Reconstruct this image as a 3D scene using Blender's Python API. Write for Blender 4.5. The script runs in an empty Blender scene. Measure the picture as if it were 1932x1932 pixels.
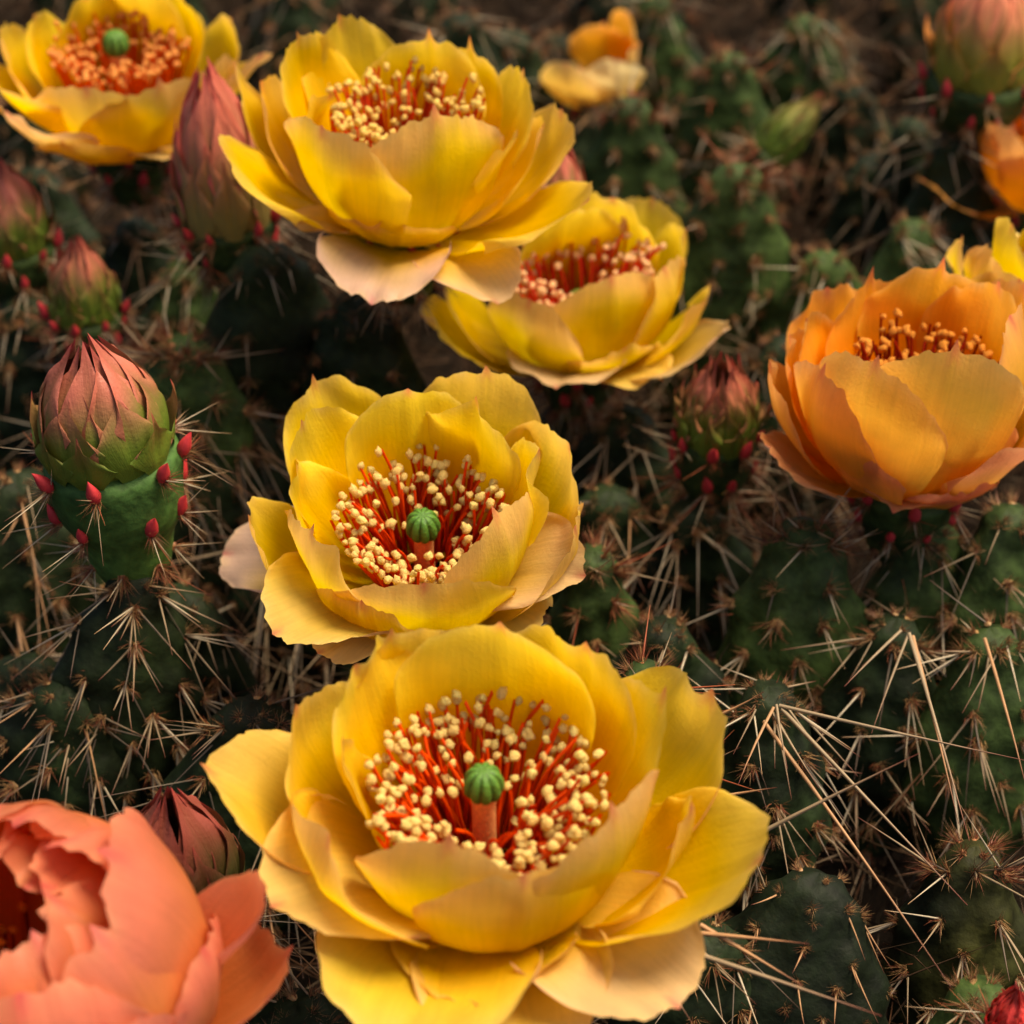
import bpy, math, random
import numpy as np
from mathutils import Vector, Matrix, Euler
random.seed(7); rng = np.random.default_rng(7)
R = math.radians
S = 0.01                                   # all lengths below are in centimetres
scene = bpy.context.scene
C = scene.collection
# ------------------------------------------------------------------ camera
PITCH, HFOV, CAMH = 37.0, 14.0, 35.0       # degrees down, half field of view, height above the soil in cm
FP = 966.0 / math.tan(R(HFOV))             # focal length in pixels of the 1932-pixel photograph
CAM = np.array([0.0, 0.0, CAMH])
FW = np.array([0.0, math.cos(R(PITCH)), -math.sin(R(PITCH))])
RT = np.array([1.0, 0.0, 0.0])
UP = np.array([0.0, math.sin(R(PITCH)), math.cos(R(PITCH))])
cd = bpy.data.cameras.new('camera'); cam = bpy.data.objects.new('camera', cd); C.objects.link(cam)
cam.location = Vector(CAM * S); cam.rotation_euler = (R(90 - PITCH), 0, 0)
cd.sensor_width = 36; cd.sensor_fit = 'HORIZONTAL'; cd.lens = 18.0 / math.tan(R(HFOV))
cd.clip_start = 0.01; cd.clip_end = 50
cd.dof.use_dof = True; cd.dof.focus_distance = 37.0 * S; cd.dof.aperture_fstop = 17.0
scene.camera = cam
# ------------------------------------------------------------------ sky and sun (soft, lightly overcast evening light)
SUN_EL, SUN_AZ = 68.0, 80.0                # azimuth clockwise from +Y (away from the camera)
w = bpy.data.worlds.new('World'); scene.world = w; w.use_nodes = True
nt = w.node_tree; bg = nt.nodes['Background']
sky = nt.nodes.new('ShaderNodeTexSky'); sky.sky_type = 'NISHITA'; sky.sun_disc = False
sky.sun_elevation = R(SUN_EL); sky.sun_rotation = R(SUN_AZ)
sky.air_density = 0.6; sky.dust_density = 4.0; sky.ozone_density = 0.3
nt.links.new(sky.outputs[0], bg.inputs[0]); bg.inputs[1].default_value = 0.08
sd = bpy.data.lights.new('sun', 'SUN'); so = bpy.data.objects.new('sun', sd); C.objects.link(so)
sd.energy = 2.2; sd.angle = R(25); sd.color = (1.0, 0.88, 0.70)
so.rotation_euler = (R(90 - SUN_EL), 0, R(180 - SUN_AZ)); so.location = (0.3, 0.6, 1.0)
vs = scene.view_settings
vs.view_transform = 'Standard'; vs.look = 'None'; vs.gamma = 1.0; vs.use_curve_mapping = False
vs.exposure = 1.36
try:
    vs.use_white_balance = True; vs.white_balance_temperature = 7300; vs.white_balance_tint = 10
except Exception: pass
scene.cycles.use_denoising = True
scene.cycles.max_bounces = 6; scene.cycles.diffuse_bounces = 4; scene.cycles.transmission_bounces = 6
scene.cycles.sample_clamp_indirect = 6.0
# ------------------------------------------------------------------ helpers
def unp(px, py, z):                        # pixel of the photograph + depth along the lens axis (cm) -> world point (cm)
    return CAM + z * (FW + (px - 966) / FP * RT - (py - 966) / FP * UP)
def proj(p):
    d = np.asarray(p) - CAM; z = d @ FW
    return np.array([966 + FP * (d @ RT) / z, 966 - FP * (d @ UP) / z])
def srgb(r, g, b):
    f = lambda c: (c / 255 / 12.92) if c < 10 else ((c / 255 + .055) / 1.055) ** 2.4
    return np.array([f(r), f(g), f(b)])
def sstep(a, b, x):
    t = np.clip((x - a) / (b - a), 0, 1); return t * t * (3 - 2 * t)
def mesh(name, V, F, cols=None, uv=None, smooth=True):
    me = bpy.data.meshes.new(name)
    me.from_pydata((np.asarray(V) * S).tolist(), [], [tuple(int(i) for i in f) for f in F])
    if smooth: me.polygons.foreach_set('use_smooth', [True] * len(me.polygons))
    for k, c in (cols or {}).items():
        a = me.color_attributes.new(k, 'FLOAT_COLOR', 'POINT')
        a.data.foreach_set('color', np.hstack([np.asarray(c), np.ones((len(V), 1))]).astype(np.float32).ravel())
    if uv is not None:
        l = me.uv_layers.new(name='UVMap'); idx = np.zeros(len(me.loops), np.int32); me.loops.foreach_get('vertex_index', idx)
        l.data.foreach_set('uv', np.asarray(uv)[idx].astype(np.float32).ravel())
    me.update(); return me
def obj(name, me, mat=None, parent=None, label=None, cat=None, group=None, kind=None):
    o = bpy.data.objects.new(name, me); C.objects.link(o)
    if mat is not None and me is not None and not me.materials: me.materials.append(mat)
    if parent is not None: o.parent = parent
    tag(o, label, cat, group, kind); return o
def tag(o, label=None, cat=None, group=None, kind=None):
    if label: o['label'] = label
    if cat: o['category'] = cat
    if group: o['group'] = group
    if kind: o['kind'] = kind
def thing(name, loc, M3=None, label=None, cat=None, group=None):
    o = bpy.data.objects.new(name, None); C.objects.link(o); o.empty_display_size = 0.005
    m = (Matrix(M3.tolist()) if M3 is not None else Matrix.Identity(3)).to_4x4()
    m.translation = Vector(np.asarray(loc) * S); o.matrix_world = m
    tag(o, label, cat, group); return o
def grid_faces(n, m, wrap=False):          # n rows, m columns
    F = []
    for i in range(n - 1):
        for j in range(m if wrap else m - 1):
            k = (j + 1) % m
            F.append((i * m + j, i * m + k, (i + 1) * m + k, (i + 1) * m + j))
    return F
def smooth_noise(n=7, f=3.0):              # a random smooth 2-D function, about -1..1
    a = rng.normal(size=(n, 2)) * f; p = rng.uniform(0, 6.28, n); w_ = rng.uniform(.5, 1, n); w_ /= w_.sum() * .6
    return lambda x, y: sum(w_[i] * np.sin(a[i, 0] * x + a[i, 1] * y + p[i]) for i in range(n))
class MB:                                  # collects many small pieces into one mesh
    def __init__(s): s.V = []; s.F = []; s.Cc = []; s.n = 0
    def add(s, V, F, c):
        V = np.asarray(V); s.V.append(V)
        s.F += [tuple(i + s.n for i in f) for f in F]
        c = np.asarray(c); s.Cc.append(np.tile(c, (len(V), 1)) if c.ndim == 1 else c); s.n += len(V)
    def mesh(s, name, smooth=True): return mesh(name, np.vstack(s.V), s.F, {'Col': np.vstack(s.Cc)}, smooth=smooth)
def basis(d):
    d = np.asarray(d, float); d = d / np.linalg.norm(d)
    a = np.array([0, 0, 1.0]) if abs(d[2]) < .9 else np.array([1.0, 0, 0])
    u = np.cross(a, d); u /= np.linalg.norm(u); return d, u, np.cross(d, u)
def tube(P, r, k=5):                       # tapered tube through points
    P = np.asarray(P, float); n = len(P); V = []
    d0, u, v = basis(P[-1] - P[0])
    for i in range(n):
        t = P[min(i + 1, n - 1)] - P[max(i - 1, 0)]; t /= np.linalg.norm(t) + 1e-9
        uu = u - t * (u @ t); uu /= np.linalg.norm(uu); vv = np.cross(t, uu)
        for j in range(k):
            a = 6.28318 * j / k; V.append(P[i] + r[i] * (math.cos(a) * uu + math.sin(a) * vv))
    return V, grid_faces(n, k, True)
# ------------------------------------------------------------------ materials
def nodes(name):
    m = bpy.data.materials.new(name); m.use_nodes = True; t = m.node_tree
    return m, t, t.nodes['Principled BSDF'], t.nodes['Material Output']
def N(t, ty, **kw):
    n = t.nodes.new(ty)
    for k, v in kw.items(): setattr(n, k, v)
    return n
def mat_petal(name='petal_skin', trans=.52, rough=.42):
    m, t, b, out = nodes(name); L = t.links.new
    ci = N(t, 'ShaderNodeAttribute', attribute_name='ColIn'); co = N(t, 'ShaderNodeAttribute', attribute_name='ColOut')
    g = N(t, 'ShaderNodeNewGeometry'); mx = N(t, 'ShaderNodeMix', data_type='RGBA')
    L(g.outputs['Backfacing'], mx.inputs[0]); L(co.outputs['Color'], mx.inputs[6]); L(ci.outputs['Color'], mx.inputs[7])
    uv = N(t, 'ShaderNodeUVMap', uv_map='UVMap'); mp = N(t, 'ShaderNodeMapping'); mp.inputs['Scale'].default_value = (26, 1.6, 1)
    L(uv.outputs[0], mp.inputs[0])
    nz = N(t, 'ShaderNodeTexNoise'); nz.inputs['Scale'].default_value = 1.6; nz.inputs['Detail'].default_value = 5
    L(mp.outputs[0], nz.inputs['Vector'])
    tc = N(t, 'ShaderNodeTexCoord'); n2 = N(t, 'ShaderNodeTexNoise'); n2.inputs['Scale'].default_value = 1500; n2.inputs['Detail'].default_value = 2
    L(tc.outputs['Object'], n2.inputs['Vector'])
    n3 = N(t, 'ShaderNodeTexNoise'); n3.inputs['Scale'].default_value = 130; n3.inputs['Detail'].default_value = 3
    L(tc.outputs['Object'], n3.inputs['Vector'])
    mr = N(t, 'ShaderNodeMapRange'); mr.inputs[1].default_value = .3; mr.inputs[2].default_value = .7; mr.inputs[3].default_value = .94; mr.inputs[4].default_value = 1.04
    L(nz.outputs['Fac'], mr.inputs[0])
    mr3 = N(t, 'ShaderNodeMapRange'); mr3.inputs[1].default_value = .3; mr3.inputs[2].default_value = .7; mr3.inputs[3].default_value = .9; mr3.inputs[4].default_value = 1.06
    L(n3.outputs['Fac'], mr3.inputs[0])
    mu = N(t, 'ShaderNodeMath', operation='MULTIPLY'); L(mr.outputs[0], mu.inputs[0]); L(mr3.outputs[0], mu.inputs[1])
    vm = N(t, 'ShaderNodeVectorMath', operation='SCALE'); L(mx.outputs[2], vm.inputs[0]); L(mu.outputs[0], vm.inputs['Scale'])
    L(vm.outputs[0], b.inputs['Base Color'])
    b.inputs['Roughness'].default_value = rough; b.inputs['Specular IOR Level'].default_value = .28
    ad = N(t, 'ShaderNodeMath', operation='ADD'); L(nz.outputs['Fac'], ad.inputs[0]); 
    ms = N(t, 'ShaderNodeMath', operation='MULTIPLY'); L(n2.outputs['Fac'], ms.inputs[0]); ms.inputs[1].default_value = .9; L(ms.outputs[0], ad.inputs[1])
    bp = N(t, 'ShaderNodeBump'); bp.inputs['Strength'].default_value = .32; bp.inputs['Distance'].default_value = .0004
    L(ad.outputs[0], bp.inputs['Height']); L(bp.outputs[0], b.inputs['Normal'])
    tr = N(t, 'ShaderNodeBsdfTranslucent'); L(vm.outputs[0], tr.inputs['Color']); L(bp.outputs[0], tr.inputs['Normal'])
    ms2 = N(t, 'ShaderNodeMixShader'); ms2.inputs[0].default_value = trans
    L(b.outputs[0], ms2.inputs[1]); L(tr.outputs[0], ms2.inputs[2]); L(ms2.outputs[0], out.inputs['Surface'])
    return m
def mat_col(name, rough=.5, spec=.3, nscale=600, namp=.2, bump=.3, trans=0):
    m, t, b, out = nodes(name); L = t.links.new
    c = N(t, 'ShaderNodeAttribute', attribute_name='Col'); tc = N(t, 'ShaderNodeTexCoord')
    nz = N(t, 'ShaderNodeTexNoise'); nz.inputs['Scale'].default_value = nscale; nz.inputs['Detail'].default_value = 4
    L(tc.outputs['Object'], nz.inputs['Vector'])
    mr = N(t, 'ShaderNodeMapRange'); mr.inputs[1].default_value = .3; mr.inputs[2].default_value = .7; mr.inputs[3].default_value = 1 - namp; mr.inputs[4].default_value = 1 + namp
    L(nz.outputs['Fac'], mr.inputs[0])
    vm = N(t, 'ShaderNodeVectorMath', operation='SCALE'); L(c.outputs['Color'], vm.inputs[0]); L(mr.outputs[0], vm.inputs['Scale'])
    L(vm.outputs[0], b.inputs['Base Color']); b.inputs['Roughness'].default_value = rough; b.inputs['Specular IOR Level'].default_value = spec
    bp = N(t, 'ShaderNodeBump'); bp.inputs['Strength'].default_value = bump; bp.inputs['Distance'].default_value = .0008
    L(nz.outputs['Fac'], bp.inputs['Height']); L(bp.outputs[0], b.inputs['Normal'])
    if trans:
        tr = N(t, 'ShaderNodeBsdfTranslucent'); L(vm.outputs[0], tr.inputs['Color'])
        mm = N(t, 'ShaderNodeMixShader'); mm.inputs[0].default_value = trans
        L(b.outputs[0], mm.inputs[1]); L(tr.outputs[0], mm.inputs[2]); L(mm.outputs[0], out.inputs['Surface'])
    return m
M_PETAL = mat_petal()
M_SEPAL = mat_petal('sepal_skin', .12, .45)
M_FIL = mat_col('filament', .45, .3, 900, .1, .1, .25)
M_ANT = mat_col('pollen', .85, .1, 3500, .18, .8, .35)
M_STIG = mat_col('stigma', .5, .3, 1500, .2, .4)
M_PAD = mat_col('cactus_skin', .62, .14, 420, .4, .5)
M_SPINE = mat_col('spine', .5, .3, 500, .18, .2)
M_DRY = mat_col('dry_spine', .8, .06, 300, .3, .2)
def mat_soil():
    m, t, b, out = nodes('soil'); L = t.links.new
    tc = N(t, 'ShaderNodeTexCoord'); nz = N(t, 'ShaderNodeTexNoise'); nz.inputs['Scale'].default_value = 90; nz.inputs['Detail'].default_value = 8
    L(tc.outputs['Object'], nz.inputs['Vector']); cr = N(t, 'ShaderNodeValToRGB')
    cr.color_ramp.elements[0].color = (.004, .003, .002, 1); cr.color_ramp.elements[1].color = (.014, .010, .007, 1)
    L(nz.outputs['Fac'], cr.inputs[0]); L(cr.outputs[0], b.inputs['Base Color']); b.inputs['Roughness'].default_value = .95; b.inputs['Specular IOR Level'].default_value = .03
    bp = N(t, 'ShaderNodeBump'); bp.inputs['Distance'].default_value = .004; L(nz.outputs['Fac'], bp.inputs['Height']); L(bp.outputs[0], b.inputs['Normal'])
    return m
# ------------------------------------------------------------------ petals
YEL = dict(inn=srgb(240, 190, 4), edge=srgb(246, 214, 44), out=srgb(246, 208, 22), tip=srgb(234, 174, 128), low=srgb(212, 206, 44), sep=srgb(230, 190, 186))
LEM = dict(inn=srgb(234, 190, 4), edge=srgb(244, 216, 44), out=srgb(242, 212, 26), tip=srgb(234, 176, 132), low=srgb(200, 204, 48), sep=srgb(230, 192, 188))
ORA = dict(inn=srgb(248, 152, 16), edge=srgb(246, 172, 50), out=srgb(242, 186, 66), tip=srgb(230, 156, 112), low=srgb(228, 194, 70), sep=srgb(214, 136, 108))
PEA = dict(inn=srgb(222, 112, 50), edge=srgb(232, 142, 86), out=srgb(216, 132, 78), tip=srgb(222, 126, 112), low=srgb(232, 146, 60), sep=srgb(222, 130, 112))
BUD = dict(inn=srgb(150, 100, 70), out=srgb(178, 116, 90), tip=srgb(204, 84, 80), low=srgb(86, 112, 34), sep=srgb(180, 110, 90))
#          r0   h0   e   curl cup  a    p   nshape  blush
LAYER = dict(
    i=dict(r0=.50, h0=.25, e=64, curl=62, cup=2.1, a=.44, p=2.2, blush=.35),
    m=dict(r0=.60, h0=.10, e=48, curl=84, cup=2.3, a=.46, p=2.2, blush=.75),
    o=dict(r0=.70, h0=.02, e=26, curl=46, cup=2.2, a=.50, p=2.1, blush=.75),
    d=dict(r0=.75, h0=-.1, e=-10, curl=-34, cup=2.6, a=.54, p=2.0, blush=.8),
    c=dict(r0=.60, h0=.10, e=82, curl=150, cup=1.9, a=.45, p=2.2, blush=.8))
OV_U = np.linspace(0, 1.3, 131)
OV_G = np.interp(OV_U, [0, .12, .28, .45, .62, .78, .9, 1.0, 1.3], [.90, .98, 1.0, .97, .87, .69, .50, .27, .05])
OV_G = np.convolve(np.pad(OV_G, 6, mode='edge'), np.ones(13) / 13, 'valid')
def spine_curve(q, s):                     # meridian profile: radius, height and slope angle at s (array)
    if 'ovoid' in q:                       # sepals of a bud lie on an egg shape: half width, height, outward offset, share of the height covered
        k, hh, off, cov, flare = q['ovoid']; u = np.clip(s * cov, 0, 1.3); dr = 1e-2
        rr_ = lambda u_: k * np.interp(u_, OV_U, OV_G) + off * (1 - .5 * u_) + flare * np.clip(u_ / cov, 0, 1.2) ** 3
        r = rr_(u); h = q['h0'] + hh * u; return r, h, np.arctan2(hh * 2 * dr, rr_(u + dr) - rr_(u - dr))
    ss = np.linspace(0, 1.3, 60); th = R(q['e']) + R(q['curl']) * (np.minimum(ss, 1.15) - .5)
    if q.get('rec'): th = th - R(q['rec']) * sstep(.62, 1.05, ss)
    ds = ss[1] - ss[0]; L = q['L']
    r = q['r0'] + L * np.concatenate([[0], np.cumsum((np.cos(th[1:]) + np.cos(th[:-1])) / 2 * ds)])
    h = q['h0'] + L * np.concatenate([[0], np.cumsum((np.sin(th[1:]) + np.sin(th[:-1])) / 2 * ds)])
    return np.interp(s, ss, r), np.interp(s, ss, h), np.interp(s, ss, th)
def tip_world(q, base, M3):
    r, h, _ = spine_curve(q, np.array([1.0])); a = R(q['phi'])
    return base + M3 @ np.array([r[0] * math.sin(a), -r[0] * math.cos(a), h[0]])
FITLOG = []
def fit(q, base, M3, tx, ty):
    keys = ('phi', 'e', 'L'); sig = np.array([14., 13., .28]); x0 = np.array([q[k] for k in keys], float); x = x0.copy()
    def res(x):
        qq = dict(q); qq.update(zip(keys, x)); d = (proj(tip_world(qq, base, M3)) - (tx, ty)) / 7.0
        return np.concatenate([d, (x - x0) / sig])
    for _ in range(40):
        r0 = res(x); J = np.stack([(res(x + dx) - r0) / h for h, dx in zip((.5, .5, .02), np.diag((.5, .5, .02)))], 1)
        step = np.linalg.lstsq(J.T @ J + np.eye(3) * .02, -J.T @ r0, rcond=None)[0]
        x = x + np.clip(step, (-10, -10, -.3), (10, 10, .3))
    q.update(zip(keys, x)); d = proj(tip_world(q, base, M3)) - (tx, ty); FITLOG.append((float(np.hypot(*d)), (tx, ty), x.round(1).tolist(), x0.tolist())); return q
def petal_mesh(name, q, pal, ns=22, nt_=45):
    W, L = q['W'], q['L']; a = R(q['phi'])
    s = np.linspace(0, 1, ns)[:, None] ** .92 * np.ones((1, nt_)); tt = np.linspace(-1, 1, nt_); tt = tt * (1.30 - .30 * tt ** 2); t = np.ones((ns, 1)) * tt[None]
    n1 = smooth_noise(8, 9.0); n2 = smooth_noise(7, 2.6); n4 = smooth_noise(6, 22.0); n5 = smooth_noise(6, 3.2)
    skew = q.get('skew', rng.normal() * .08)
    lf = 1 - q['a'] * (1 + skew * np.sign(tt)) * ((1 - (1 - np.abs(tt) ** q['p']) ** (1 / q['p'])) if q.get('round', True) else np.abs(tt) ** q['p'])
    mid = np.exp(-(tt / .5) ** 2)
    lf = lf - q.get('notch', float(rng.uniform(.0, .03))) * np.exp(-(tt / .20) ** 2) + q.get('mucro', float(rng.choice([.012, .02, .05, .075]))) * (3.8 / L) * np.exp(-(np.abs(tt) / .038) ** 1.3)
    fr = q.get('frill', 1.1)
    lf = lf + fr * (.016 * n1(tt * 2.2, 0 * tt) + .010 * n4(tt * 1.4, 0 * tt)) * (1 - np.exp(-(tt / .12) ** 2))
    se = s * (1 + (lf[None] - 1) * s ** 2.2)
    wn = .30 + .70 * np.sin(np.clip(se / .74, 0, 1) * math.pi / 2) ** 1.25
    wn = wn * (1 - .12 * sstep(.75, 1.05, se))
    x = t * W * wn * (1 + .02 * fr * n1(se * 3, t))
    r, h, th = spine_curve(q, se)
    Rc = q['cup'] * (1 + .5 * sstep(.6, 1, se))
    edge = np.maximum(np.abs(t) ** 2.5, sstep(.72, 1.0, s)) * s ** 1.2
    nn = Rc * (1 - np.cos(np.clip(x / Rc, -2.4, 2.4)))
    xx = Rc * np.sin(np.clip(x / Rc, -2.4, 2.4))
    nn = nn + q.get('ruf', 1.5) * (.14 * edge * n2(t * 1.5, s * 1.5) + .045 * edge * n1(t * 1.3, s)) + .05 * n5(t, s * 1.6) * s
    nn = nn - .05 * np.exp(-(t / .10) ** 2) * sstep(0, .5, s) * q.get('rib', 1.0)     # faint mid-rib groove
    for (c0, wd, am) in q.get('folds', ()):                              # a margin flap folded over to the inside: centre t, width, strength
        k = np.exp(-((t - c0) / wd) ** 2) * sstep(.72, 1.0, s); nn = nn + am * k; se_cut = am * k * .10; h = h - se_cut * 2
    er = np.array([math.sin(a), -math.cos(a), 0]); et = np.array([math.cos(a), math.sin(a), 0]); ez = np.array([0, 0, 1.0])
    tw = q.get('twist', 0.0) * s
    P = r[..., None] * er + h[..., None] * ez
    nv = -np.sin(th)[..., None] * er + np.cos(th)[..., None] * ez
    V = P + (xx * np.cos(tw) - nn * np.sin(tw))[..., None] * et + (nn * np.cos(tw) + xx * np.sin(tw))[..., None] * nv
    V = V.reshape(-1, 3)
    # colours of the two faces
    b = q['blush']; nb = n2(t * 1.2 + 3, s * 1.8)
    wt = np.clip(sstep(.70, 1.02, s + .12 * nb) * .85 + np.abs(t) ** 4 * .30 * sstep(.3, .8, s), 0, 1)
    lo = 1 - sstep(.05, .55, s + .06 * nb)
    if 'ovoid' in q:                       # bud sepals turn from green below to pink above, with a darker pointed tip
        uu = s * q['ovoid'][3]; lo = 1.2 * (1 - sstep(*q.get('lowx', (.15, .75)), uu + .08 * nb)); wt = sstep(.45, 1.0, uu + .08 * nb) * .5
    mixc = lambda A, B, f: A * (1 - f[..., None]) + B * f[..., None]
    sp = q.get('sep', 0.0); one = np.ones_like(s)
    ci = mixc(pal['inn'] * one[..., None], pal['low'], lo * .35)
    ci = mixc(ci, pal.get('edge', pal['inn']), np.clip(sstep(.45, 1.0, s + .15 * nb) * .7 + np.abs(t) ** 3 * .4 * sstep(.2, .7, s), 0, 1))
    ci = mixc(ci, pal['tip'], wt * b * .35)
    co = mixc(pal['out'] * one[..., None], pal['low'], np.clip(lo * .8, 0, 1))
    strip = np.exp(-(t / .28) ** 2) * (1 - sstep(.5, 1, s))
    co = mixc(co, pal['low'], strip * .25)
    co = mixc(co, pal['tip'], np.clip(wt * b * .85, 0, 1))
    if sp:
        f = sp * sstep(.25, .95, s + .15 * nb)
        co = mixc(co, pal['sep'], np.clip(f, 0, 1)); ci = mixc(ci, pal['sep'], np.clip(f * .75, 0, 1))
    if 'ovoid' not in q:                   # thin pale margin: the bright lit rim of the petal put into its colour
        k = sstep(.93, 1.0, s) * np.clip(.45 + .5 * n1(t * 2, s), 0, 1) * .55
        pm = pal['inn'] * .35 + srgb(252, 226, 170) * .65; ci = mixc(ci, pm, k); co = mixc(co, pm, k * .7)
    rd = srgb(205, 70, 80); k = np.exp(-(t / .05) ** 2) * sstep(.9, 1, s) * q.get('red', .75)
    ci = mixc(ci, rd, k); co = mixc(co, rd, k)
    if 'ovoid' in q:
        k = np.exp(-(t / (.15 + .4 * (1 - s))) ** 2) * sstep(.35, 1.0, s) * q.get('ribc', .45); co = mixc(co, srgb(130, 70, 55), k)
    vr = 1 + .05 * rng.normal()
    cl = lambda c: np.clip(c.reshape(-1, 3) * vr, 0, .92)
    uv = np.stack([t / 2 + .5 + rng.uniform(0, 5), s + rng.uniform(0, 5)], -1).reshape(-1, 2)
    return mesh(name, V, grid_faces(ns, nt_), {'ColIn': cl(ci), 'ColOut': cl(co)}, uv)
def tilt_matrix(tf=0, tr=0, spin=0):       # tilt towards the camera (tf) and to the right (tr), degrees
    return np.array((Matrix.Rotation(R(tr), 3, 'Y') @ Matrix.Rotation(R(tf), 3, 'X') @ Matrix.Rotation(R(spin), 3, 'Z')))
def petals(root, base, M3, specs, pal, Ls=1.0, Ws=1.0, mat=None):
    for sp in specs:
        (tx, ty), phi, L, W, lay = sp[:5]; o = sp[5] if len(sp) > 5 else {}
        q = dict(LAYER[lay]); q.update(phi=phi, L=L * Ls, W=W / 2 * Ws); q.update(o)
        if lay == 'd': q.setdefault('sep', .8)
        q['r0'] += rng.uniform(-.05, .05); q['W'] *= 1.1
        if tx is not None: fit(q, base, M3, tx, ty)
        obj('petal', petal_mesh('petal', q, pal), mat or M_PETAL, root)
# ------------------------------------------------------------------ stamens and pistil
def blob(n=1, amp=.25, sc=(1, 1, 1), seed=0):
    import bmesh
    bm = bmesh.new(); bmesh.ops.create_icosphere(bm, subdivisions=n, radius=1.0)
    rr = np.random.default_rng(seed); V = np.array([v.co for v in bm.verts]); F = [[v.index for v in f.verts] for f in bm.faces]; bm.free()
    V = V * (1 + amp * rr.normal(size=(len(V), 1))) * np.array(sc); return V, F
ANTH = []
for k in range(6):
    V, F = blob(2, .13, (.74 + .1 * rng.random(), .66, .86 + .2 * rng.random()), k)
    V = V * (1 + .18 * np.sin(V[:, [0]] * 5 + k) * np.sin(V[:, [2]] * 4)) * .098
    ANTH.append((V, F))
def stamens(root, n, rin, rout, hin, hout, fil, ant, single=True, seed=1, ctr=(0, 0), sc=1.0, kmin=.12):
    rr = np.random.default_rng(seed); fm = []; am = []
    fil = np.asarray(fil); ant = np.asarray(ant)
    for k in range(6):
        b = rr.normal(size=2) * .12; z = np.linspace(0, 1, 7)
        P = np.stack([b[0] * np.sin(z * 3.1) + .05 * z * rr.normal(), b[1] * np.sin(z * 2.6), z], 1)
        V, F = tube(P, np.linspace(.038, .028, 7) * sc, 5)
        c = np.outer(np.repeat(.75 + .3 * z, 5), fil); c = np.clip(c, 0, .95)
        fm.append((np.array(V), F, c))
        A, AF = ANTH[k]; am.append((A * sc, AF, np.tile(ant * rr.uniform(.9, 1.06), (len(A), 1))))
    fmesh = [mesh('filament', *f[:2], {'Col': f[2]}) for f in fm] ; amesh = [mesh('anther', a[0], a[1], {'Col': np.clip(a[2], 0, .95)}) for a in am]
    for m in fmesh: m.materials.append(M_FIL)
    for m in amesh: m.materials.append(M_ANT)
    J = MB(); JA = MB()
    for i in range(n):
        f = math.sqrt((i + .5) / n) ** .95; f = kmin + (1 - kmin) * f; ph = i * 2.39996 + rr.normal() * .25
        rt = rin + (rout - rin) * f + rr.normal() * .08; ht = hin + (hout - hin) * f ** 1.3 + rr.normal() * .16
        rb = .25 + .60 * f; hb = .15 + .45 * f
        tip = np.array([ctr[0] + rt * math.cos(ph), ctr[1] + rt * math.sin(ph), ht]); bs = np.array([rb * math.cos(ph), rb * math.sin(ph), hb])
        d = tip - bs; ln = np.linalg.norm(d); dd, u, v = basis(d); sp = rr.uniform(0, 6.28)
        uu = math.cos(sp) * u + math.sin(sp) * v; vv = np.cross(dd, uu); k = rr.integers(6)
        Rm = np.stack([uu, vv, dd], 1); q = Rm @ np.diag([1, 1, ln])
        ah = basis(dd + rr.normal(size=3) * .55); Ra = np.stack([ah[1], ah[2], ah[0]], 1); asz = rr.uniform(.8, 1.25)
        if single:
            o = obj('stamen', fmesh[k], None, root); o.matrix_basis = Matrix.Translation(Vector(bs * S)) @ Matrix(q.tolist()).to_4x4()
            a_ = obj('anther', amesh[k], None, o)
            inv = np.linalg.inv(q) @ (Ra * asz); a_.matrix_parent_inverse = Matrix.Translation((0, 0, S)) @ Matrix(inv.tolist()).to_4x4()
        else:
            V, F, c = fm[k]; J.add(V @ q.T + bs, F, c); V, F, c = am[k]; JA.add((V * asz) @ Ra.T + tip, F, np.clip(c, 0, .95))
    if not single:
        obj('filaments', J.mesh('filaments'), M_FIL, root, kind='stuff'); obj('anthers', JA.mesh('anthers'), M_ANT, root, kind='stuff')
def pistil(root, h, r=.34, style=srgb(226, 150, 90), green=srgb(72, 112, 40)):
    P = [(0, 0, z) for z in np.linspace(.1, h - .15, 6)]
    V, F = tube(P, [.20, .22, .2, .19, .19, .22], 12)
    obj('style', mesh('style', V, F, {'Col': np.tile(style, (len(V), 1))}), M_STIG, root)
    n, m = 18, 72; V = []; c = []
    for i in range(n):
        a = math.pi * (i / (n - 1)); 
        for j in range(m):
            b = 2 * math.pi * j / m; lob = abs(math.cos(b * 4.5)) ** .6
            rad = r * (.80 + .20 * lob) * (math.sin(a) ** .8) * (1 - .12 * math.cos(a)); z = h + r * 1.02 * math.cos(a) - .14 * r * max(0, math.cos(a)) ** 6
            V.append((rad * math.cos(b), rad * math.sin(b), z)); c.append(green * (.45 + .75 * lob))
    obj('stigma', mesh('stigma', V, grid_faces(n, m, True), {'Col': np.array(c)}), M_STIG, root)
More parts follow.
